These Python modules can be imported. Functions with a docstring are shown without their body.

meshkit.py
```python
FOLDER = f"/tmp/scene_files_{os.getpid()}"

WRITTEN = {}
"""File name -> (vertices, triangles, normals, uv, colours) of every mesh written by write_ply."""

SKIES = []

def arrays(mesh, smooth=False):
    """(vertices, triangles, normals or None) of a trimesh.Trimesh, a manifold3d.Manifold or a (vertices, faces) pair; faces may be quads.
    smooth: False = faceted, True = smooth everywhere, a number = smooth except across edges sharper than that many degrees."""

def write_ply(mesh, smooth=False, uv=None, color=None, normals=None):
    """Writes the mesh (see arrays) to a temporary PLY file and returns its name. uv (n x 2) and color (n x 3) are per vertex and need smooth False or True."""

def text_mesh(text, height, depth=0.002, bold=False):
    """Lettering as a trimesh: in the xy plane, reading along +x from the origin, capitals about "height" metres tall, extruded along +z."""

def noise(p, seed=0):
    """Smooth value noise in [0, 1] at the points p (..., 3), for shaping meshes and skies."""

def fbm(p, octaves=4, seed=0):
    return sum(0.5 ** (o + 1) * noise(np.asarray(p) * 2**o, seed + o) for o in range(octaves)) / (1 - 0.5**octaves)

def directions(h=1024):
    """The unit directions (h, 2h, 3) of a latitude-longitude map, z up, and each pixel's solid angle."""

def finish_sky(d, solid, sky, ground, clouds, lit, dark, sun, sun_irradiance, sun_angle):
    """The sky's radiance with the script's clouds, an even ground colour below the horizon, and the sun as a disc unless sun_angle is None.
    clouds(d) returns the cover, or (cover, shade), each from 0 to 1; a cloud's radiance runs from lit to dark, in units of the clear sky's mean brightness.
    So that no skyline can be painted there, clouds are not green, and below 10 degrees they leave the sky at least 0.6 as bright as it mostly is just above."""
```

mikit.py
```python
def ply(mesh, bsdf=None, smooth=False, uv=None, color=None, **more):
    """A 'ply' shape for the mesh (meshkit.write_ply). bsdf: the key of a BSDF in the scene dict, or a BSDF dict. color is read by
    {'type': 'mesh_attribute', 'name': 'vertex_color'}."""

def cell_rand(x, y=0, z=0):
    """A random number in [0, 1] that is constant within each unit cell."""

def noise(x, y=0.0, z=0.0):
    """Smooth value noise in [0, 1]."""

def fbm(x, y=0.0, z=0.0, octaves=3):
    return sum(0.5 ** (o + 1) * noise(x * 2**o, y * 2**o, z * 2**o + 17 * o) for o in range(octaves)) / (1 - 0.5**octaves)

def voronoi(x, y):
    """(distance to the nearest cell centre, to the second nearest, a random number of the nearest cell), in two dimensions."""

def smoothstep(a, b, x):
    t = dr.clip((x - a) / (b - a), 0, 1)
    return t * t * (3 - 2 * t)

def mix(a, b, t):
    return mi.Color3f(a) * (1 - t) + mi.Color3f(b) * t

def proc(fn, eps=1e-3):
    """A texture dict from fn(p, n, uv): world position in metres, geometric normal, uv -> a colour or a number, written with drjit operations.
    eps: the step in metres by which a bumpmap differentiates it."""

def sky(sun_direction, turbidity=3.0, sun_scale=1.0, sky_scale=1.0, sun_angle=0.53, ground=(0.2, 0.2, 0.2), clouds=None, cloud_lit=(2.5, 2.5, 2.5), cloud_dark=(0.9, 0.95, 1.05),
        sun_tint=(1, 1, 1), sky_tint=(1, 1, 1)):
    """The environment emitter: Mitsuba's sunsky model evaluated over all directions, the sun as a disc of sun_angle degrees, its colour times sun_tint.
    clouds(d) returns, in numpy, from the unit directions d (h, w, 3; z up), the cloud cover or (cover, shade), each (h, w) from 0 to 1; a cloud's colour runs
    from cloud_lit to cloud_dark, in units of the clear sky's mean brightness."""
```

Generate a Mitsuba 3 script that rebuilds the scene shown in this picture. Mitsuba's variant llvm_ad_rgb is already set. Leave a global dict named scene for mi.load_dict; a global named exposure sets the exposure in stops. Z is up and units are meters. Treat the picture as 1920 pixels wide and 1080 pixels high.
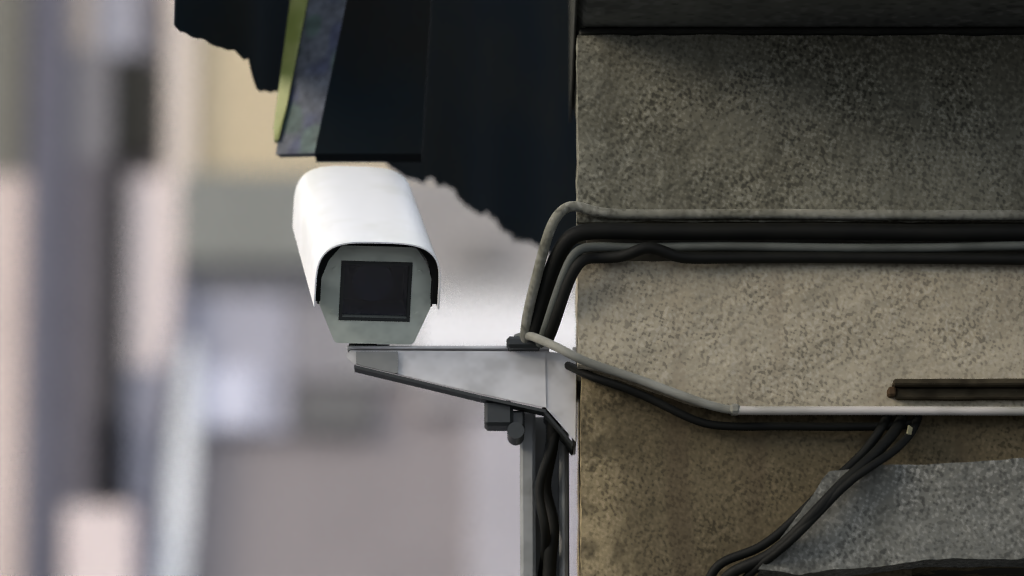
import math, random
import numpy as np, trimesh, mitsuba as mi, drjit as dr
import mikit, meshkit
from mikit import proc, noise, fbm, voronoi, smoothstep, mix
from shapely.geometry import Polygon, LineString, box as sbox
from shapely import affinity
from scipy.interpolate import CubicSpline

T = mi.ScalarTransform4f
scene, labels = {}, {}
rng = np.random.default_rng(7)

# ------------------------------------------------------------------ camera, light, exposure
EYE = np.array([0.0, 0.0, 1.6])
PITCH = math.radians(12.0)
HFOV = 12.0
F = 960.0 / math.tan(math.radians(HFOV / 2))          # focal length in photo pixels
FWD = np.array([0, math.cos(PITCH), math.sin(PITCH)])
UP = np.array([0, -math.sin(PITCH), math.cos(PITCH)])
RIGHT = np.array([1.0, 0, 0])
scene['camera'] = dict(type='thinlens', fov=HFOV, fov_axis='x', aperture_radius=0.031, focus_distance=6.14,
                       near_clip=0.05, far_clip=2000.0,
                       to_world=T().look_at(origin=EYE.tolist(), target=(EYE + FWD).tolist(), up=[0, 0, 1]))
scene['sky'] = mikit.sky((-0.84, -0.41, 0.42), turbidity=4, sun_scale=0.36, sun_angle=25, sun_tint=(0.85, 0.965, 1.27), clouds=lambda d: 1.0,
                         cloud_lit=(1.81, 1.9, 2.12))
exposure = 2.8


def P(px, py, Y):
    """The point of the plane y = Y that was measured at this pixel of the 1920 x 1080 photograph."""
    d = FWD + RIGHT * (px - 960) / F + UP * (540 - py) / F
    return EYE + d * (Y / d[1])


def XZ(px, py, Y):
    p = P(px, py, Y)
    return (p[0], p[2])


xl = P(1084, 500, 6.0)[0]          # the corner of the wall


# ------------------------------------------------------------------ materials
def bsdf(key, d):
    scene[key] = d
    return key


def paint(key, col, rough=0.6, spec=0.5, var=0.0, scale=8.0, bump=0.0, bscale=60.0, tint=None, metallic=0.0):
    c0 = np.array(col)
    c1 = np.array(tint) if tint is not None else c0 * 0.75
    def fn(p, n, uv):
        t = fbm(p[0] * scale + 3, p[1] * scale, p[2] * scale, 4)
        return mix(c0.tolist(), c1.tolist(), smoothstep(0.35, 0.7, t) * var)
    base = proc(fn) if var > 0 else {'type': 'rgb', 'value': c0.tolist()}
    d = {'type': 'principled', 'base_color': base, 'roughness': rough, 'specular': spec, 'metallic': metallic}
    if bump > 0:
        def bf(p, n, uv):
            return fbm(p[0] * bscale, p[1] * bscale, p[2] * bscale, 3)
        d = {'type': 'bumpmap', 'arbitrary': proc(bf, eps=0.3 / bscale), 'scale': bump, 'bsdf': d}
    return bsdf(key, {'type': 'twosided', 'bsdf': d})


def stucco(key, light, dark, speck, amount=0.5, grain=150.0, stain=None, k=1.0, edge=0.0):
    """Rough cast render: mottled in broad patches, with dark pits and pale grit."""
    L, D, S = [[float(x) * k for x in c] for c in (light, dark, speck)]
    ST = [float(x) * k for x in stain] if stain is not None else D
    def fn(p, n, uv):
        broad = fbm(p[0] * 7 + 11, p[1] * 7, p[2] * 11 + 5, 4)
        c = mix(L, D, smoothstep(0.35, 0.68, broad))
        u, w = p[0] * 0.83 + p[2] * 0.56, p[2] * 0.83 - p[0] * 0.56
        a, b = p[0] * 0.42 - p[2] * 0.91, p[2] * 0.42 + p[0] * 0.91
        fine = 0.5 * noise(u * grain, p[1] * grain, w * grain) + 0.5 * noise(a * grain * 1.7 + 7, p[1] * grain * 1.7, b * grain * 1.7)
        where = 0.55 + 0.45 * smoothstep(0.3, 0.7, fbm(p[0] * 16 + 2, p[1] * 16, p[2] * 16 + 8, 3))
        pit = smoothstep(0.54, 0.72, fine) * where
        c = c * (1 - amount * pit)
        grit = smoothstep(0.45, 0.28, fine) * where
        c = mi.Color3f(c) * (1 - 0.55 * grit) + mi.Color3f(S) * (0.55 * grit)
        run = fbm(p[0] * 24 + 9, p[1] * 5, p[2] * 3, 3)
        if edge > 0:
            e = smoothstep(0.075, 0.0, p[0] - xl + 0.09 * (broad - 0.5)) * smoothstep(0.3, 0.6, fbm(p[0] * 60, p[1] * 60, p[2] * 40, 3))
            c = mi.Color3f(c) * (1 + edge * e)
        return c * (1 - smoothstep(0.52, 0.74, run) * 0.45) + mi.Color3f(ST) * (smoothstep(0.52, 0.74, run) * 0.45)
    def bf(p, n, uv):
        return fbm(p[0] * grain, p[1] * grain, p[2] * grain, 3)
    return bsdf(key, {'type': 'twosided', 'bsdf': {'type': 'bumpmap', 'arbitrary': proc(bf, eps=0.002), 'scale': 0.0016,
                'bsdf': {'type': 'principled', 'base_color': proc(fn), 'roughness': 0.92, 'specular': 0.2}}})


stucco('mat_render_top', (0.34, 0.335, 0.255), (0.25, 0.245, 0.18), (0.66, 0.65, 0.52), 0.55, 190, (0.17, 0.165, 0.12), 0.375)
stucco('mat_render_mid', (0.46, 0.418, 0.308), (0.397, 0.358, 0.26), (0.60, 0.56, 0.45), 0.45, 200, (0.33, 0.285, 0.205), 0.62)
stucco('mat_render_low', (0.232, 0.19, 0.108), (0.182, 0.149, 0.083), (0.36, 0.29, 0.18), 0.48, 200, (0.135, 0.10, 0.06), 0.375, 1.4)
stucco('mat_stone_grey', (0.23, 0.235, 0.205), (0.16, 0.163, 0.142), (0.52, 0.515, 0.46), 0.55, 190, (0.12, 0.122, 0.10), 0.5)
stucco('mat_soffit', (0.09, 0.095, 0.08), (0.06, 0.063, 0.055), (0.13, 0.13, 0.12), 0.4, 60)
paint('mat_core', (0.04, 0.038, 0.03), 0.95, 0.2, 0.6, 20, 0.002, 80)
paint('mat_white', (0.66, 0.675, 0.675), 0.38, 0.5, 0.45, 14, tint=(0.55, 0.565, 0.52))
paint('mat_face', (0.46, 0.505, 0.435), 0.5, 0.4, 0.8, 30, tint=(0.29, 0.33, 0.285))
paint('mat_dark_trim', (0.016, 0.019, 0.018), 0.5, 0.4)
paint('mat_lip', (0.07, 0.08, 0.073), 0.6, 0.3)
paint('mat_cavity', (0.003, 0.006, 0.020), 0.7, 0.2)
paint('mat_lens', (0.003, 0.006, 0.022), 0.5, 0.15)
paint('mat_steel', (0.55, 0.56, 0.565), 0.7, 0.25, 0.85, 24, 0.0006, 160, tint=(0.38, 0.385, 0.38))
paint('mat_steel_dull', (0.20, 0.21, 0.205), 0.5, 0.4, 0.7, 25, tint=(0.13, 0.137, 0.13))
paint('mat_gland', (0.018, 0.022, 0.022), 0.5, 0.4)
paint('mat_cable_black', (0.0035, 0.004, 0.0033), 0.65, 0.15, 0.7, 30, tint=(0.007, 0.0075, 0.0055))
paint('mat_cable_grey', (0.075, 0.083, 0.072), 0.6, 0.3, 0.8, 26, tint=(0.045, 0.05, 0.042))
paint('mat_pipe_painted', (0.2, 0.203, 0.175), 0.9, 0.3, 0.8, 22, 0.001, 90, tint=(0.14, 0.14, 0.115))
paint('mat_pipe_pale', (0.39, 0.375, 0.345), 0.5, 0.4, 0.9, 11, tint=(0.22, 0.22, 0.19))
paint('mat_rust', (0.038, 0.032, 0.019), 0.9, 0.15, 0.8, 40, 0.001, 120, tint=(0.014, 0.011, 0.006))
paint('mat_rust_end', (0.045, 0.028, 0.013), 0.85, 0.2, 0.7, 60)
paint('mat_clip', (0.13, 0.125, 0.07), 0.6, 0.3)
paint('mat_awning', (0.005, 0.009, 0.012), 0.95, 0.05, 0.8, 6, 0.0004, 300, tint=(0.010, 0.012, 0.011))
paint('mat_sign', (0.005, 0.009, 0.012), 0.9, 0.08, 0.8, 5, tint=(0.008, 0.008, 0.007))
paint('mat_sign_trim', (0.22, 0.25, 0.08), 0.5, 0.4, 0.8, 30, tint=(0.15, 0.19, 0.04))
paint('mat_soot', (0.022, 0.023, 0.02), 0.95, 0.1, 0.7, 20, tint=(0.035, 0.036, 0.03))
paint('mat_black', (0.004, 0.005, 0.005), 0.8, 0.1)
scene['mat_pane'] = {'type': 'thindielectric', 'int_ior': 1.5}


def sign_print(p, n, uv):
    a = noise(p[0] * 26 + 4, p[1] * 26, p[2] * 26)
    b = noise(p[0] * 30 + 50, p[1] * 30, p[2] * 30 + 9)
    g = fbm(p[0] * 90, p[1] * 90, p[2] * 90, 2)
    c = mix((0.10, 0.115, 0.14), (0.06, 0.072, 0.12), smoothstep(0.5, 0.7, a))
    c = mi.Color3f(c) * (1 - smoothstep(0.5, 0.68, b)) + mi.Color3f((0.08, 0.125, 0.115)) * smoothstep(0.5, 0.68, b)
    return c * (0.32 + 0.72 * g)


stucco('mat_pipe_stone', (0.33, 0.33, 0.27), (0.22, 0.22, 0.17), (0.5, 0.5, 0.44), 0.5, 120, (0.13, 0.13, 0.10), 0.55)
bsdf('mat_sign_print', {'type': 'twosided', 'bsdf': {'type': 'principled', 'base_color': proc(sign_print), 'roughness': 0.6, 'specular': 0.3}})


# ------------------------------------------------------------------ mesh helpers
def numbered(key):
    if key not in scene and not any(k.startswith(key + '__') for k in scene):
        return key
    i = 1
    while f'{key}_{i:03d}' in scene or any(k.startswith(f'{key}_{i:03d}__') for k in scene):
        i += 1
    return f'{key}_{i:03d}'


def thing(name, label, category, group=None):
    key = numbered(name)
    labels[key] = {'label': label, 'category': category}
    if group:
        labels[key]['group'] = group
    return key


def obj(name, mesh, mat, parent=None, smooth=30, label=None):
    key = numbered(parent + '__' + name if parent else name)
    scene[key] = mikit.ply(mesh, mat, smooth=smooth)
    if label:
        labels[key] = {'label': label}
    return key


def single(name, mesh, mat, label, category, smooth=30, group=None):
    key = thing(name, label, category, group)
    scene[key] = mikit.ply(mesh, mat, smooth=smooth)
    return key


def structure(name, mesh, mat):
    scene[name] = mikit.ply(mesh, mat)
    labels[name] = {'kind': 'structure'}


def cat(*m):
    return trimesh.util.concatenate([x for x in m])


def prism(poly, y0, y1):
    """A polygon of the xz plane extruded from y0 to y1."""
    m = trimesh.creation.extrude_polygon(poly, y1 - y0, engine='earcut')
    v = m.vertices.copy()
    m.vertices = np.c_[v[:, 0], y0 + v[:, 2], v[:, 1]]
    m.invert()
    m.fix_normals()
    return m


def bevel_box(lo, hi, r=0.004):
    lo, hi = np.array(lo, float), np.array(hi, float)
    r = min(r, 0.45 * (hi - lo).min())
    pts = []
    for c in np.ndindex(2, 2, 2):
        q = np.where(c, hi, lo)
        s = np.where(c, -1, 1)
        for k in range(3):
            e = s * r
            e[k] = 0
            pts.append(q + e)
    return trimesh.convex.convex_hull(np.array(pts))


def hull(pts):
    return trimesh.convex.convex_hull(np.array(pts))


def rough(mesh, size, amp, freq=18.0, seed=0, fine=0.0):
    """Subdivides and displaces a closed mesh: chipped arrises, uneven faces."""
    mesh.merge_vertices()
    v, f = trimesh.remesh.subdivide_to_size(mesh.vertices, mesh.faces, size, max_iter=20)
    m = trimesh.Trimesh(v, f, process=True)
    p = m.vertices
    d = np.stack([meshkit.fbm(p * freq + 31 * k, 3, seed + 7 * k) - 0.5 for k in range(3)], 1) * 2 * amp
    if fine:
        d += np.stack([meshkit.noise(p * 95 + 17 * k, seed + 3 * k + 1) - 0.5 for k in range(3)], 1) * 2 * fine
    m.vertices = p + d
    return m


def spline(points, n=80):
    p = np.array(points, float)
    t = np.r_[0, np.cumsum(np.sqrt(np.linalg.norm(np.diff(p, axis=0), axis=1)))]
    return CubicSpline(t, p)(np.linspace(0, t[-1], n))


def tube(path, r, sides=14, closed=True):
    p = np.asarray(path, float)
    r = np.broadcast_to(r, (len(p),))
    t = np.gradient(p, axis=0)
    t /= np.linalg.norm(t, axis=1, keepdims=True)
    a = np.cross(t[0], [0, 0, 1.0] if abs(t[0][2]) < 0.9 else [1.0, 0, 0])
    ang = np.arange(sides) * 2 * np.pi / sides
    rings = []
    for i in range(len(p)):
        a = a - t[i] * (a @ t[i])
        a /= np.linalg.norm(a)
        b = np.cross(t[i], a)
        rings.append(p[i] + r[i] * (np.cos(ang)[:, None] * a + np.sin(ang)[:, None] * b))
    v = np.vstack(rings + [p[:1], p[-1:]])
    f = []
    for i in range(len(p) - 1):
        for j in range(sides):
            k = (j + 1) % sides
            A, B, C, D = i * sides + j, i * sides + k, (i + 1) * sides + k, (i + 1) * sides + j
            f += [(A, B, C), (A, C, D)]
    s, e = len(v) - 2, len(v) - 1
    o = (len(p) - 1) * sides
    for j in range(sides):
        k = (j + 1) % sides
        f += [(s, k, j), (e, o + j, o + k)]
    m = trimesh.Trimesh(v, f, process=False)
    m.fix_normals()
    return m


def cyl(a, b, r, sides=20):
    return tube([np.array(a), (np.array(a) + np.array(b)) / 2, np.array(b)], r, sides)


def cable(pts, rpx, n=120, wob=0.0, seed=0):
    """pts: (photo x, photo y, distance); rpx: radius in photo pixels."""
    path = spline([P(*q) for q in pts], n)
    if wob:
        s = np.linspace(0, 9, n)
        z = np.zeros(n)
        path += wob * np.stack([meshkit.noise(np.c_[s, z, z + k], seed + k) - 0.5 for k in range(3)], 1) * 2
    return tube(path, rpx * 6.0 / F)


# ------------------------------------------------------------------ ground
def sheet(x0, x1, y0, y1, z):
    return (np.array([[x0, y0, z], [x1, y0, z], [x1, y1, z], [x0, y1, z]], float), np.array([[0, 1, 2], [0, 2, 3]]))


paint('mat_asphalt', (0.06, 0.06, 0.062), 0.9, 0.3, 0.6, 3, 0.003, 90)
paint('mat_paving', (0.09, 0.092, 0.098), 0.85, 0.3, 0.7, 2, 0.002, 60)
structure('ground', sheet(-600, 600, -600, 600, -0.13), 'mat_asphalt')
structure('road', sheet(-9, -3.2, -60, 36, -0.126), 'mat_asphalt')
structure('pavement', bevel_box((-3.2, -60, -0.5), (30, 36, 0.0), 0.02), 'mat_paving')

# ------------------------------------------------------------------ the rendered wall at the right
W = thing('rendered_wall', 'rough cast wall in dark grey, beige and brown bands filling the right of the view', 'wall')
XR = 2.4
YW = 6.0
zt = P(1084, 66, YW)[2]           # under the soffit
z415, z490 = P(1084, 416, YW)[2], P(1084, 489, YW)[2]
z770 = P(1084, 772, YW)[2]
# the opening below the grey stone
ox0, oz1 = XZ(1712, 1054, YW)
ox1 = ox0 + 0.95
core = sbox(xl + 0.012, -0.1, XR, 4.3).difference(sbox(ox0, -0.2, ox1, oz1))
obj('core', prism(core, YW + 0.05, YW + 0.42), 'mat_core', W, False)
top = Polygon([(xl, z415), (XR, z415), (XR, zt), (xl, zt)])
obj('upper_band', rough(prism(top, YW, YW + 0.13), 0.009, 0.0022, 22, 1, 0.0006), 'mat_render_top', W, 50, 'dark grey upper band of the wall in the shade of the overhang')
lip = [(xl, z490), (XR, z490), (XR, XZ(1900, 770, YW)[1]), XZ(1380, 768, YW), XZ(1300, 752, YW), XZ(1180, 712, YW), XZ(1084, 682, YW)]
obj('middle_band', rough(prism(Polygon(lip), YW, YW + 0.26), 0.009, 0.0022, 22, 2, 0.0006), 'mat_render_mid', W, 50, 'pale beige middle band of the wall')
low = Polygon([XZ(1090, 640, YW), (XR, XZ(1900, 725, YW)[1]), (XR, -0.05), (XZ(1088, 640, YW)[0], -0.05)]).difference(sbox(ox0, -0.2, ox1, oz1))
obj('lower_band', rough(prism(low, YW + 0.03, YW + 0.39), 0.016, 0.002, 22, 3, 0.0006), 'mat_render_low', W, 50, 'brown lower band of the wall')
stone = Polygon([XZ(1425, 1066, 5.96), XZ(1492, 968, 5.96), XZ(1556, 884, 5.96), XZ(1640, 872, 5.96), XZ(1915, 858, 5.96), (XR, XZ(1915, 850, 5.96)[1]),
                 (XR, XZ(1900, 1044, 5.96)[1]), XZ(1730, 1047, 5.96), XZ(1640, 1062, 5.96), XZ(1500, 1074, 5.96)])
obj('stone_lintel', rough(prism(stone, YW - 0.032, YW + 0.031), 0.009, 0.004, 20, 4, 0.0008), 'mat_stone_grey', W, 50, 'grey stone lintel with a slanting left end')
obj('shutter', bevel_box((ox0 - 0.02, YW + 0.3, -0.02), (ox1 + 0.02, YW + 0.34, oz1 + 0.02)), 'mat_black', W, False, 'black opening under the stone lintel')
for side in (ox0 + 0.0, ox1 - 0.03):
    obj('jamb', bevel_box((side + 0.002, YW + 0.1, -0.02), (side + 0.028, YW + 0.298, oz1 - 0.002)), 'mat_black', W, False)
# overhang
O_ = thing('roof_overhang', 'dark concrete overhang along the top of the wall', 'roof')
obj('soffit', bevel_box((xl - 0.001, YW - 0.40, zt + 0.014), (XR, YW + 0.5, zt + 0.2), 0.012), 'mat_soffit', O_, False)
obj('end_cap', bevel_box((xl - 0.0045, YW - 0.402, zt + 0.010), (xl - 0.0012, YW + 0.502, zt + 0.203), 0.001), 'mat_soot', O_, False)
obj('fillet', rough(bevel_box((xl + 0.002, YW + 0.006, zt + 0.001), (XR, YW + 0.44, zt + 0.012), 0.003), 0.02, 0.0012, 30, 9), 'mat_soot', O_, False)

# ------------------------------------------------------------------ pipes and cables on the wall
YF = 5.985
single('pipe', cable([(2600, 402, 5.994), (1900, 403, 5.994), (1500, 402, 5.994), (1200, 402, 5.994), (1110, 396, 5.99), (1070, 388, 5.985), (1040, 414, 5.98), (1012, 500, 6.0), (992, 580, 6.03), (984, 640, 6.06)], 10, 200, 0.0008, 3),
       'mat_pipe_stone', 'grey painted pipe along the dark upper band of the wall, uppermost of the bundle', 'pipe')
single('cable', cable([(2600, 436, YF), (1900, 436, YF), (1500, 433, YF), (1200, 434, YF), (1115, 434, YF), (1070, 444, 5.985), (1037, 500, 6.005), (1013, 580, 6.035), (1000, 640, 6.055)], 16, 200, 0.0012, 5),
       'mat_cable_black', 'thick black cable just below the grey painted pipe', 'cable')
single('cable', cable([(2600, 464, 5.99), (1900, 462, 5.99), (1600, 465, 5.99), (1320, 462, 5.99), (1180, 464, 5.99), (1105, 464, 5.98), (1076, 478, 5.975), (1052, 530, 5.985), (1030, 596, 6.01), (1013, 645, 6.045)], 9, 200, 0.001, 8),
       'mat_cable_grey', 'thin grey green cable between the two black cables', 'cable')
single('cable', cable([(2600, 484, 5.99), (1800, 485, 5.99), (1500, 483, 5.99), (1310, 484, 5.985), (1262, 478, 5.98), (1215, 464, 5.975), (1172, 478, 5.98), (1120, 484, 5.985), (1092, 490, 5.975), (1070, 520, 5.978), (1048, 580, 5.995), (1026, 640, 6.035)], 11, 220, 0.0006, 11),
       'mat_cable_black', 'thin black cable with a small hump, lowest of the bundle on the beige band', 'cable')
t = thing('conduit', 'pale thin conduit sloping from the bracket to a level line under the beige band', 'pipe')
obj('flexible_tube', cable([(970, 634, 6.085), (992, 630, 6.05), (1014, 637, 6.0), (1050, 654, 5.965), (1084, 672, 5.962), (1180, 706, 5.975), (1290, 746, 5.98), (1350, 764, 5.985), (1378, 768, 5.985)], 8.5, 120, 0.0004, 3), 'mat_pipe_painted', t, 30, 'duller grey sloping end of the conduit')
obj('tube', cable([(1374, 769, 5.985), (1420, 770, 5.985), (1600, 770, 5.985), (1900, 771, 5.985), (2600, 772, 5.985)], 8.5, 120), 'mat_pipe_pale', t)
for cx, cy in ((1378, 767),):
    c = P(cx, cy, 5.984)
    obj('clip', bevel_box(c + [-0.006, -0.0063, -0.0061], c + [0.006, 0.016, 0.0061], 0.0028), 'mat_pipe_painted', t)
single('cable', cable([(1040, 682, 6.14), (1076, 690, 6.05), (1115, 708, 6.012), (1200, 740, 6.01), (1270, 774, 6.008), (1330, 796, 6.008), (1420, 800, 6.01), (1560, 799, 6.01), (1660, 800, 6.012), (1720, 792, 6.02)], 8, 200, 0.001, 2),
       'mat_cable_black', 'dull cable running just under the pale conduit', 'cable')
single('cable', cable([(1665, 778, 6.03), (1652, 804, 6.0), (1618, 850, 5.99), (1560, 905, 5.985), (1490, 972, 5.985), (1420, 1028, 5.99), (1352, 1056, 6.0), (1322, 1110, 6.01), (1310, 1300, 6.01)], 9, 200, 0.001, 12),
       'mat_cable_black', 'leftmost black cable slanting down from the pale conduit over the brown band', 'cable')
single('cable', cable([(1690, 778, 6.03), (1678, 806, 5.995), (1636, 856, 5.965), (1580, 908, 5.95), (1500, 990, 5.95), (1432, 1046, 5.975), (1376, 1072, 5.99), (1340, 1120, 6.01), (1334, 1300, 6.01)], 11, 200, 0.001, 14),
       'mat_cable_black', 'middle black cable slanting along the end of the stone lintel', 'cable')
single('cable', cable([(1722, 778, 6.03), (1708, 812, 5.99), (1668, 852, 5.96), (1606, 892, 5.945), (1540, 955, 5.945), (1478, 1018, 5.95), (1420, 1064, 5.98), (1385, 1100, 6.0), (1372, 1300, 6.01)], 8, 200, 0.001, 16),
       'mat_cable_black', 'rightmost black cable crossing the top left corner of the stone lintel', 'cable')
c = P(1702, 812, 5.985)
single('cable_clip', hull([c + np.array(q) * 0.0038 for q in [(-1, -1, -2.4), (0.6, -1, -2.6), (1.6, -1, 1.6), (0.2, -1, 2.6), (-1, 1.5, -2.4), (0.6, 1.5, -2.6), (1.6, 1.5, 1.6), (0.2, 1.5, 2.6), (0, -1.6, 0)]]),
       'mat_clip', 'small yellowish clip holding the black cables under the pale conduit', 'clip')
B = thing('iron_bar', 'dark rusty iron bar on the beige band at the right edge', 'bar')
a0, a1 = P(1672, 718, YW), P(1672, 760, YW)
h = a0[2] - a1[2]
obj('flange', rough(bevel_box((a0[0], YW - 0.03, a0[2] - 0.008), (XR, YW + 0.02, a0[2]), 0.002), 0.02, 0.001, 30, 5), 'mat_rust', B)
obj('web', rough(bevel_box((a0[0] + 0.004, YW - 0.014, a1[2] + 0.006), (XR, YW + 0.02, a0[2] - 0.0085), 0.002), 0.02, 0.001, 30, 6), 'mat_rust', B)
obj('end_cap', rough(bevel_box((a0[0] - 0.006, YW - 0.02, a1[2] + 0.009), (a0[0] + 0.0035, YW + 0.02, a0[2] - 0.0085), 0.002), 0.02, 0.001, 30, 7), 'mat_rust_end', B, 30, 'rusty brown end of the bar')

# ------------------------------------------------------------------ vertical conduit and cables below the bracket
xs = lambda px: P(px, 900, 6.15)[0]
zb = 0.0
zj = P(1000, 762, 6.1)[2]
CH = thing('cable_channel', 'grey steel cable channel standing upright below the bracket', 'cable channel')
obj('back_plate', bevel_box((xs(992), 6.195, 0.0), (xs(1068), 6.198, zj + 0.004), 0.001), 'mat_steel_dull', CH, False)
obj('side', rough(bevel_box((xs(975), 6.13, 0.0), (xs(1004), 6.194, zj), 0.004), 0.05, 0.0008, 9, 3), 'mat_steel_dull', CH, 40)
obj('side', rough(bevel_box((xs(1048), 6.135, 0.0), (xs(1064), 6.194, zj - 0.02), 0.004), 0.05, 0.0008, 9, 4), 'mat_steel_dull', CH, 40)
single('cable', cable([(1028, 764, 6.11), (1036, 820, 6.11), (1028, 870, 6.12), (1022, 915, 6.13), (1032, 960, 6.13), (1036, 1010, 6.12), (1030, 1060, 6.13), (1026, 1150, 6.14), (1026, 1400, 6.14)], 13, 100, 0.001, 6),
       'mat_cable_black', 'thick black cable hanging down inside the grey cable channel', 'cable')
single('cable', cable([(1040, 770, 6.14), (1030, 850, 6.1), (1012, 920, 6.1), (1022, 990, 6.1), (1016, 1080, 6.17), (1016, 1400, 6.17)], 9, 100, 0.001, 9),
       'mat_cable_black', 'thinner black cable weaving behind the thick one in the cable channel', 'cable')

# ------------------------------------------------------------------ camera bracket
K = thing('camera_bracket', 'grey steel wall bracket carrying the white camera', 'bracket')
YA = 6.075
armpoly = Polygon([XZ(657, 657, YA), XZ(1022, 659, YA), XZ(1024, 764, YA), XZ(900, 738, YA), XZ(664, 682, YA), XZ(650, 670, YA), XZ(650, 664, YA)])
obj('arm', prism(armpoly, YA, YA + 0.003), 'mat_steel', K, False)
q = lambda px, py, Y: P(px, py, Y)
def plate(pts, th, axis):
    pts = [np.array(p) for p in pts]
    return hull(pts + [p + np.array(axis) * th for p in pts])
D = np.array([0, 0.028, 0])
l0, l1, l2 = P(664, 684, YA - 0.004), P(900, 741, YA - 0.004), P(1024, 768, YA - 0.004)
obj('lower_flange', cat(plate([l0, l1, l1 + D, l0 + D], 0.004, (0, 0, -1)), plate([l1 + [0.0002, 0, 0], l2, l2 + D, l1 + D + [0.0002, 0, 0]], 0.004, (0, 0, -1))), 'mat_dark_trim', K, False)
u0, u1 = P(650, 655, YA), P(1030, 656, YA)
obj('top_plate', bevel_box((u0[0], YA - 0.002, u0[2] + 0.0005), (u1[0], YA + 0.08, u0[2] + 0.0045), 0.001), 'mat_steel', K, False)
# gusset turned back to the wall
g = [P(1022, 659, YA + 0.0022), P(1080, 664, YA + 0.006), P(1079, 828, YA + 0.006), P(1024, 766, YA + 0.0022)]
obj('gusset', plate(g, 0.004, (0.2, 1, 0)), 'mat_steel', K, False)
e0, e1 = P(1022, 768, YA - 0.003), P(1076, 832, YA + 0.004)
obj('gusset_flange', plate([e0, e1, e1 + [0, 0.07, 0], e0 + [0, 0.07, 0]], 0.0035, (-0.5, 0, -1)), 'mat_dark_trim', K, False)
w0 = P(1080, 640, YA + 0.03)
obj('wall_plate', bevel_box((xl - 0.006, YA + 0.035, P(1080, 812, YA)[2]), (xl - 0.001, YA + 0.16, P(1080, 640, YA)[2]), 0.001), 'mat_steel', K, False)
sp = Polygon([XZ(x, y, YA) for x, y in ((668, 660), (746, 660), (746, 700), (740, 701), (676, 686), (668, 682))])
obj('saddle', prism(sp, YA - 0.004, YA - 0.0003), 'mat_steel_dull', K, False, 'darker grey saddle under the camera at the tip of the arm')
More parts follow.
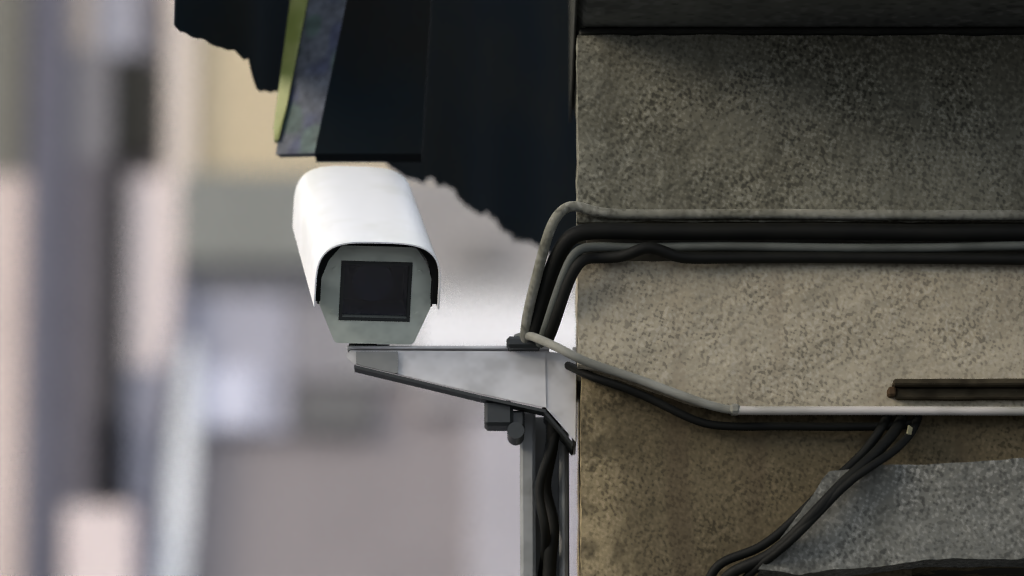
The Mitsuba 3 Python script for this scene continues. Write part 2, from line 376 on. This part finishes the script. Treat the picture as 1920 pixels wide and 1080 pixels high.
# black clamp with knob below the arm
b0 = P(908, 770, 6.09); b1 = P(962, 800, 6.09)
obj('clamp', bevel_box((b0[0], 6.08, b1[2]), (b1[0], 6.125, b0[2] + 0.012), 0.004), 'mat_gland', K)
b0 = P(952, 792, 6.08); b1 = P(982, 824, 6.08)
obj('clamp_knob', cyl(((b0[0] + b1[0]) / 2, 6.075, (b0[2] + b1[2]) / 2), ((b0[0] + b1[0]) / 2, 6.125, (b0[2] + b1[2]) / 2), 0.0108, 18), 'mat_gland', K)
b0 = P(958, 776, 6.09); b1 = P(984, 800, 6.09)
obj('clamp_strap', bevel_box((b0[0], 6.086, b1[2]), (b1[0], 6.12, b0[2] + 0.004), 0.003), 'mat_gland', K)
# cable gland where the bundle comes in
gl = P(985, 640, 6.07)
obj('cable_gland', cat(bevel_box(gl + [-0.024, -0.016, -0.011], gl + [0.020, 0.02, 0.004], 0.004), bevel_box(gl + [-0.006, -0.012, 0.004], gl + [0.026, 0.018, 0.016], 0.004)), 'mat_gland', K)

# ------------------------------------------------------------------ the security camera
C = thing('security_camera', 'white security camera housing with a sloping hood and dark square window', 'camera')
FX, FY, FZ = P(707, 547, 6.0)
relp, rely = math.radians(27.6), math.radians(6.4)
# local frame: x right, y back along the housing, z up
back = np.array([-math.sin(rely), math.cos(rely) * math.cos(relp), math.cos(rely) * math.sin(relp)])
rx = np.cross(back, [0, 0, 1.0]); rx /= np.linalg.norm(rx)
roll = math.radians(0.0)
uz = np.cross(rx, back)
M = np.eye(4); M[:3, 0], M[:3, 1], M[:3, 2], M[:3, 3] = rx, back, uz, (FX, FY, FZ)
S = 6.0 / F      # metres per photo pixel at the front plate


RECESS = np.array([2.0 * S, 0.032, -11 * S])


def inner(m):
    m = m.copy(); m.apply_translation(RECESS); return local(m)


def local(m):
    m = m.copy(); m.apply_transform(M); return m


def ring(poly, y0, y1):
    return prism(poly, y0, y1)


def rounded(hw, top, bot, n_):
    # squarish arch: flat crown, well rounded shoulders, straight sides
    a = np.linspace(0, math.pi, 41)
    c, d_ = np.cos(a), np.sin(a)
    x = hw * np.sign(c) * np.abs(c) ** (2 / n_)
    z = top * d_ ** (2 / n_)
    return Polygon([(u * S, w * S) for u, w in np.r_[[(hw, -bot)], np.c_[x, z], [(-hw, -bot)]]])


outer = rounded(121, 101, 60, 3.5)
hoodp = outer.difference(outer.buffer(-0.0019)).intersection(sbox(-1, -30 * S, 1, 1))
LH = 0.385
hood_tip = prism(hoodp, -0.006, LH)
# the lower edge of each side rises a little to the back, the back edge is cut square
obj('hood', local(hood_tip), 'mat_white', C, 28)
body = Polygon([(x * S, -y * S) for x, y in [(-107, 32), (-107, -22), (-94, -58), (-70, -88), (74, -88), (95, -60), (108, -22), (108, 32), (78, 107), (-74, 107)]]).buffer(-0.006).buffer(0.006, quad_segs=4)
gask = outer.buffer(-0.0021).difference(body.buffer(0.0003)).intersection(sbox(-1, -24 * S, 1, 1))
win = sbox(-69 * S, -61 * S, 69 * S, 58 * S)
for gpoly in getattr(gask, 'geoms', [gask]):
    if gpoly.area > 1e-5:
        obj('gasket', local(prism(gpoly, 0.006, 0.05)), 'mat_black', C, False)
plate_ = body.difference(win)
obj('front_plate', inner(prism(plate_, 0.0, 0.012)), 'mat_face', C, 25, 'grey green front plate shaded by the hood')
shell = body.buffer(-0.0015)
obj('body', inner(prism(shell.difference(shell.buffer(-0.003)), 0.0122, LH - 0.05)), 'mat_white', C, 25)
obj('rear_plate', inner(prism(body, LH - 0.0498, LH - 0.032)), 'mat_face', C, 25)
fr = win.buffer(0.0005, join_style=2)
obj('window_frame', inner(prism(win.buffer(-0.0003, join_style=2).difference(win.buffer(-0.0045, join_style=2)), -0.0015, 0.011)), 'mat_dark_trim', C, False)
obj('window_lip', inner(bevel_box((-64 * S, -0.0012, -57.0 * S), (64 * S, 0.008, -52 * S), 0.0008)), 'mat_lip', C, False)
pane = trimesh.Trimesh(*[np.array(a) for a in ([[-64 * S, 0.005, -52 * S], [64 * S, 0.005, -52 * S], [64 * S, 0.005, 56 * S], [-64 * S, 0.005, 56 * S]], [[0, 1, 2], [0, 2, 3]])], process=False)
obj('glass', inner(pane), 'mat_pane', C, False)
cav = win.buffer(-0.0004, join_style=2)
obj('inner_box', inner(cat(prism(cav.buffer(0.004, join_style=2).difference(cav), 0.0124, 0.10), prism(cav, 0.098, 0.1015))), 'mat_cavity', C, False)
lens = trimesh.creation.cylinder(0.026, 0.05, sections=32)
lens.apply_transform(trimesh.transformations.rotation_matrix(math.pi / 2, [1, 0, 0])); lens.apply_translation([0, 0.068, 0])
obj('lens', inner(lens), 'mat_lens', C, 40)
for sx, sz in ((-82, 44), (82, 44), (-82, -40), (84, -40)):
    s = trimesh.creation.cylinder(0.0024, 0.0034, sections=14)
    s.apply_transform(trimesh.transformations.rotation_matrix(math.pi / 2, [1, 0, 0])); s.apply_translation([sx * S, -0.001, sz * S * -1])
    obj('screw', inner(s), 'mat_face', C, 30)
for sx in (-1, 1):
    x = sx * 112 * S
    obj('side_latch', inner(bevel_box((min(x, x - sx * .005), 0.004, -32 * S), (max(x, x - sx * .005), 0.035, -8 * S), 0.001)), 'mat_dark_trim', C, False)
# foot below: swivel between housing and arm
pc = (M @ np.array([0, 0.075, -101 * S, 1]))[:3]
obj('foot_clip', inner(bevel_box((-66 * S, 0.006, -110 * S), (-46 * S, 0.024, -101.5 * S), 0.001)), 'mat_steel', C, False)
obj('foot_clip', inner(bevel_box((8 * S, 0.006, -112 * S), (34 * S, 0.024, -101.5 * S), 0.001)), 'mat_steel', C, False)
bt = u0[2] + 0.005
obj('swivel', hull([pc + [a * 0.022, b * 0.022, 0.004] for a in (-1, 1) for b in (-1, 1)] + [np.array([pc[0] + a * 0.026, YA + 0.04 + b * 0.028, bt]) for a in (-1, 1) for b in (-1, 1)]), 'mat_dark_trim', C, False)

# ------------------------------------------------------------------ dark box sign and scalloped awning behind
N_ = thing('hanging_sign', 'dark hanging sign above the camera with a printed slanting edge and yellow green trim', 'sign')
YS, YB = 6.40, 6.48
front = [P(590, 288, YS), P(652, -6, YS), P(672, -110, YS), P(815, -110, YS), P(790, 288, YS)]
obj('panel', hull(front + [p + np.array([0, 0.05, 0]) for p in front]), 'mat_sign', N_, False)
sd = [P(589.5, 287, YS), P(517, 289, YS + 0.05), P(557, -6, YS + 0.05), P(571, -110, YS + 0.05), P(671.5, -110, YS), P(651.5, -6, YS)]
obj('printed_edge', hull(sd + [p + np.array([0.006, 0.02, 0]) for p in sd]), 'mat_sign_print', N_, False)
tr = [P(514, 264, YS + 0.048), P(522, 264, YS + 0.046), P(538, 200, YS + 0.04), P(557, 90, YS + 0.038), P(578, -6, YS + 0.036), P(600, -110, YS + 0.036), P(565, -110, YS + 0.05), P(546, -6, YS + 0.05), P(513, 240, YS + 0.05)]
obj('edge_trim', hull(tr + [p + np.array([0.0, -0.006, 0]) for p in tr] + [p + np.array([0.0, 0.012, 0]) for p in tr]), 'mat_sign_trim', N_, False, 'yellow green trim strip on the left edge of the sign')
for px in (690, 780):
    p = P(px, -108, YS + 0.025)
    obj('hanger', cyl(p, p + [0, 0, 0.5], 0.006), 'mat_dark_trim', N_)

A = thing('awning', 'dark awning with a ragged slanting lower edge behind the camera and the sign', 'awning')
Yl = 6.22
pl = P(336, 60, Yl)
zv = pl[2]
ray = P(1010, 462, 1.0) - EYE
Yr = (zv - EYE[2]) / ray[2]
pr = P(1010, 462, Yr)
dirv = (pr - pl); Lw = np.linalg.norm(dirv[:2]); dirv = np.array([dirv[0], dirv[1], 0]) / Lw
nv = np.array([-dirv[1], dirv[0], 0])         # away from the viewer, to the left
n = 440
LT = Lw * 1.25
# scallops measured along the cloth: rounded tongues of uneven width
def edge(s):
    w = 0.235
    ph = (s / w + 0.02) % 1.0
    return 0.016 * np.sqrt(np.clip(1 - (2 * ph - 1) ** 2, 0, 1)) ** 1.0
s = np.linspace(0, LT, n)
ragged = meshkit.fbm(np.c_[s * 14, s * 0, s * 0], 3, 3) - 0.5
step = np.round(4 * meshkit.noise(np.c_[s * 8, s * 0 + 3, s * 0], 9)) / 4 - 0.5
low_ = zv + 0.012 - edge(s) - 0.03 * ragged - 0.022 * step
sm = lambda x, lo, hi: np.clip((x - lo) / (hi - lo), 0, 1)
low_ += 0.02 * sm(s, 0.02, 0.1) * (1 - sm(s, 0.23, 0.27))
rows = 14
vs = []
for k in range(rows):
    u = k / (rows - 1)
    z = low_ * (1 - u) + (zv + 0.46) * u
    wav = 0.004 * (1 - u) * np.sin(s * 2 * math.pi / 0.30 + 1.0) + 0.006 * (meshkit.noise(np.c_[s * 5, s * 0 + u * 2, s * 0], 5) - 0.5)
    vs.append(np.c_[pl[0] + dirv[0] * s + nv[0] * wav, pl[1] + dirv[1] * s + nv[1] * wav, z])
V = np.array(vs).reshape(-1, 3)
fq = np.array([[r * n + i, r * n + i + 1, (r + 1) * n + i + 1, (r + 1) * n + i] for r in range(rows - 1) for i in range(n - 1)])
def thick(V, fq, off):
    m = len(V)
    t1 = np.vstack([fq[:, [0, 1, 2]], fq[:, [0, 2, 3]]])
    tri = np.vstack([t1, t1[:, ::-1] + m])
    mm = trimesh.Trimesh(V, t1, process=False)
    e = mm.edges; es = np.sort(e, 1)
    _, idx, cnt = np.unique(es, axis=0, return_index=True, return_counts=True)
    b = e[idx[cnt == 1]]
    side = np.vstack([np.c_[b[:, 1], b[:, 0], b[:, 0] + m], np.c_[b[:, 1], b[:, 0] + m, b[:, 1] + m]])
    return trimesh.Trimesh(np.vstack([V, V + off]), np.vstack([tri, side]), process=False)
obj('valance', thick(V, fq, nv * 0.003), 'mat_awning', A, 40)
c0 = np.array([pl[0], pl[1], zv + 0.46]); c1 = c0 + dirv * LT
obj('canopy', hull([c0, c1, c0 + nv * 1.2 + [0, 0, 0.5], c1 + nv * 1.2 + [0, 0, 0.5], c0 + [0, 0, 0.006], c1 + [0, 0, 0.006], c0 + nv * 1.2 + [0, 0, 0.506], c1 + nv * 1.2 + [0, 0, 0.506]]), 'mat_awning', A, False)
obj('front_rail', cyl(c0 + nv * 0.02 - [0, 0, 0.02], c1 + nv * 0.02 - [0, 0, 0.02], 0.014), 'mat_dark_trim', A)

# ------------------------------------------------------------------ the facade far down the street
YFAR = 38.0
FB = thing('far_building', 'blurred pale building far down the street behind the camera', 'building')
def lin(r, g, b, k=1.0):
    c = np.array([r, g, b]) / 255.0
    return np.where(c < 0.04045, c / 12.92, ((c + 0.055) / 1.055) ** 2.4) * k
KF = 1.1
nmat = 0
def fmat(rgb):
    global nmat
    key = f'mat_far_{nmat}'; nmat += 1
    return paint(key, np.clip(lin(*rgb, k=KF), 0, 0.9), 0.85, 0.2, 0.25, 1.5)
def block(name, px0, py0, px1, py1, out, rgb, label=None, back=0.0, mat=None):
    a, b = P(px0, py0, YFAR - out), P(px1, py1, YFAR - out)
    pm = (min(max(py0, 0), 1080) + min(max(py1, 0), 1080)) / 2
    a[0], b[0] = P(px0, pm, YFAR - out)[0], P(px1, pm, YFAR - out)[0]
    return obj(name, bevel_box((a[0], YFAR - out, b[2]), (b[0], YFAR + back, a[2]), 0.01), mat or fmat(rgb), FB, False, label)
zg = -40 * 0
def rect(name, px0, py0, px1, py1, out, rgb, **k):
    return block(name, px0, py0, px1, py1, out, rgb, **k)
obj('wall', bevel_box((-16, YFAR, -0.1), (16, YFAR + 1.0, 17), 0.02), fmat((144, 138, 138)), FB, False)
DOWN = 3300
rect('upper_wall', 312, -1500, 1090, 322, 0.05, (198, 183, 152), label='tan upper wall')
rect('pilaster', 312, -1500, 362, 345, 0.16, (218, 206, 194))
rect('cornice', 338, 322, 640, 492, 0.22, (134, 136, 130))
rect('panel', 641, 322, 1110, 560, 0.10, (154, 151, 148))
rect('ledge', 338, 494, 640, 548, 0.12, (120, 120, 123))
rect('blind', 352, 550, 540, 812, 0.08, (168, 168, 178))
rect('window', 372, 690, 482, 800, 0.12, (210, 212, 226), label='bright window pane')
rect('panel', 541, 550, 640, 712, 0.06, (146, 144, 147))
rect('panel', 560, 726, 699, 810, 0.10, (106, 106, 105))
for y0, y1, g_ in ((515, 539, 160), (540, 560, 185), (561, 580, 215)):
    rect('panel', 770, y0, 1110, y1, 0.18, (g_, g_ - 1, g_ - 3))
rect('window', 775, 581, 1110, 672, 0.20, (255, 255, 254), label='white window panel above the bracket arm')
rect('panel', 775, 673, 1110, 705, 0.18, (190, 188, 188))
rect('panel', 641, 561, 769, 712, 0.08, (150, 149, 150))
rect('panel', 775, 706, 1110, 769, 0.10, (158, 154, 154))
rect('panel', 860, 440, 945, 499, 0.16, (132, 130, 127))
rect('panel', 880, 770, 1100, DOWN, 0.05, (172, 169, 173))
rect('downpipe', 46, -1500, 118, DOWN, 0.34, (102, 102, 112))
rect('pilaster', 119, 300, 182, DOWN, 0.30, (107, 104, 110))
rect('pilaster', 119, 92, 208, 299, 0.28, (126, 124, 126))
rect('panel', 119, -400, 176, 91, 0.27, (184, 172, 160))
rect('window', 178, -40, 262, 100, 0.22, (162, 162, 170))
rect('window', 208, 112, 292, 288, 0.20, (54, 53, 48), label='dark upper window')
rect('shutter', 183, 300, 212, 780, 0.34, (66, 64, 64))
rect('shutter', 172, 781, 232, 930, 0.34, (24, 24, 28))
rect('panel', 238, 330, 334, 690, 0.18, (234, 219, 212))
def slant(name, pts, out, rgb, label=None):
    obj(name, prism(Polygon([XZ(x, y, YFAR - out) for x, y in pts]), YFAR - out, YFAR), fmat(rgb), FB, False, label)
slant('buttress', [(329, 480), (345, 560), (338, 640), (300, 800), (292, 941), (226, 941), (236, 691), (302, 691), (322, 600)], 0.21, (148, 148, 158), 'slanting grey buttress')
slant('frame', [(346, 640), (366, 640), (368, 800), (354, 1000), (300, 1500), (250, 1500), (304, 1000), (322, 820)], 0.19, (228, 232, 246))
rect('panel', 122, 950, 250, DOWN, 0.35, (226, 212, 208))
rect('panel', 251, 942, 295, DOWN, 0.16, (134, 132, 145))
rect('panel', -900, 330, 45, DOWN, 0.20, (212, 196, 188))
rect('panel', -900, -1500, 45, 329, 0.16, (122, 121, 112))
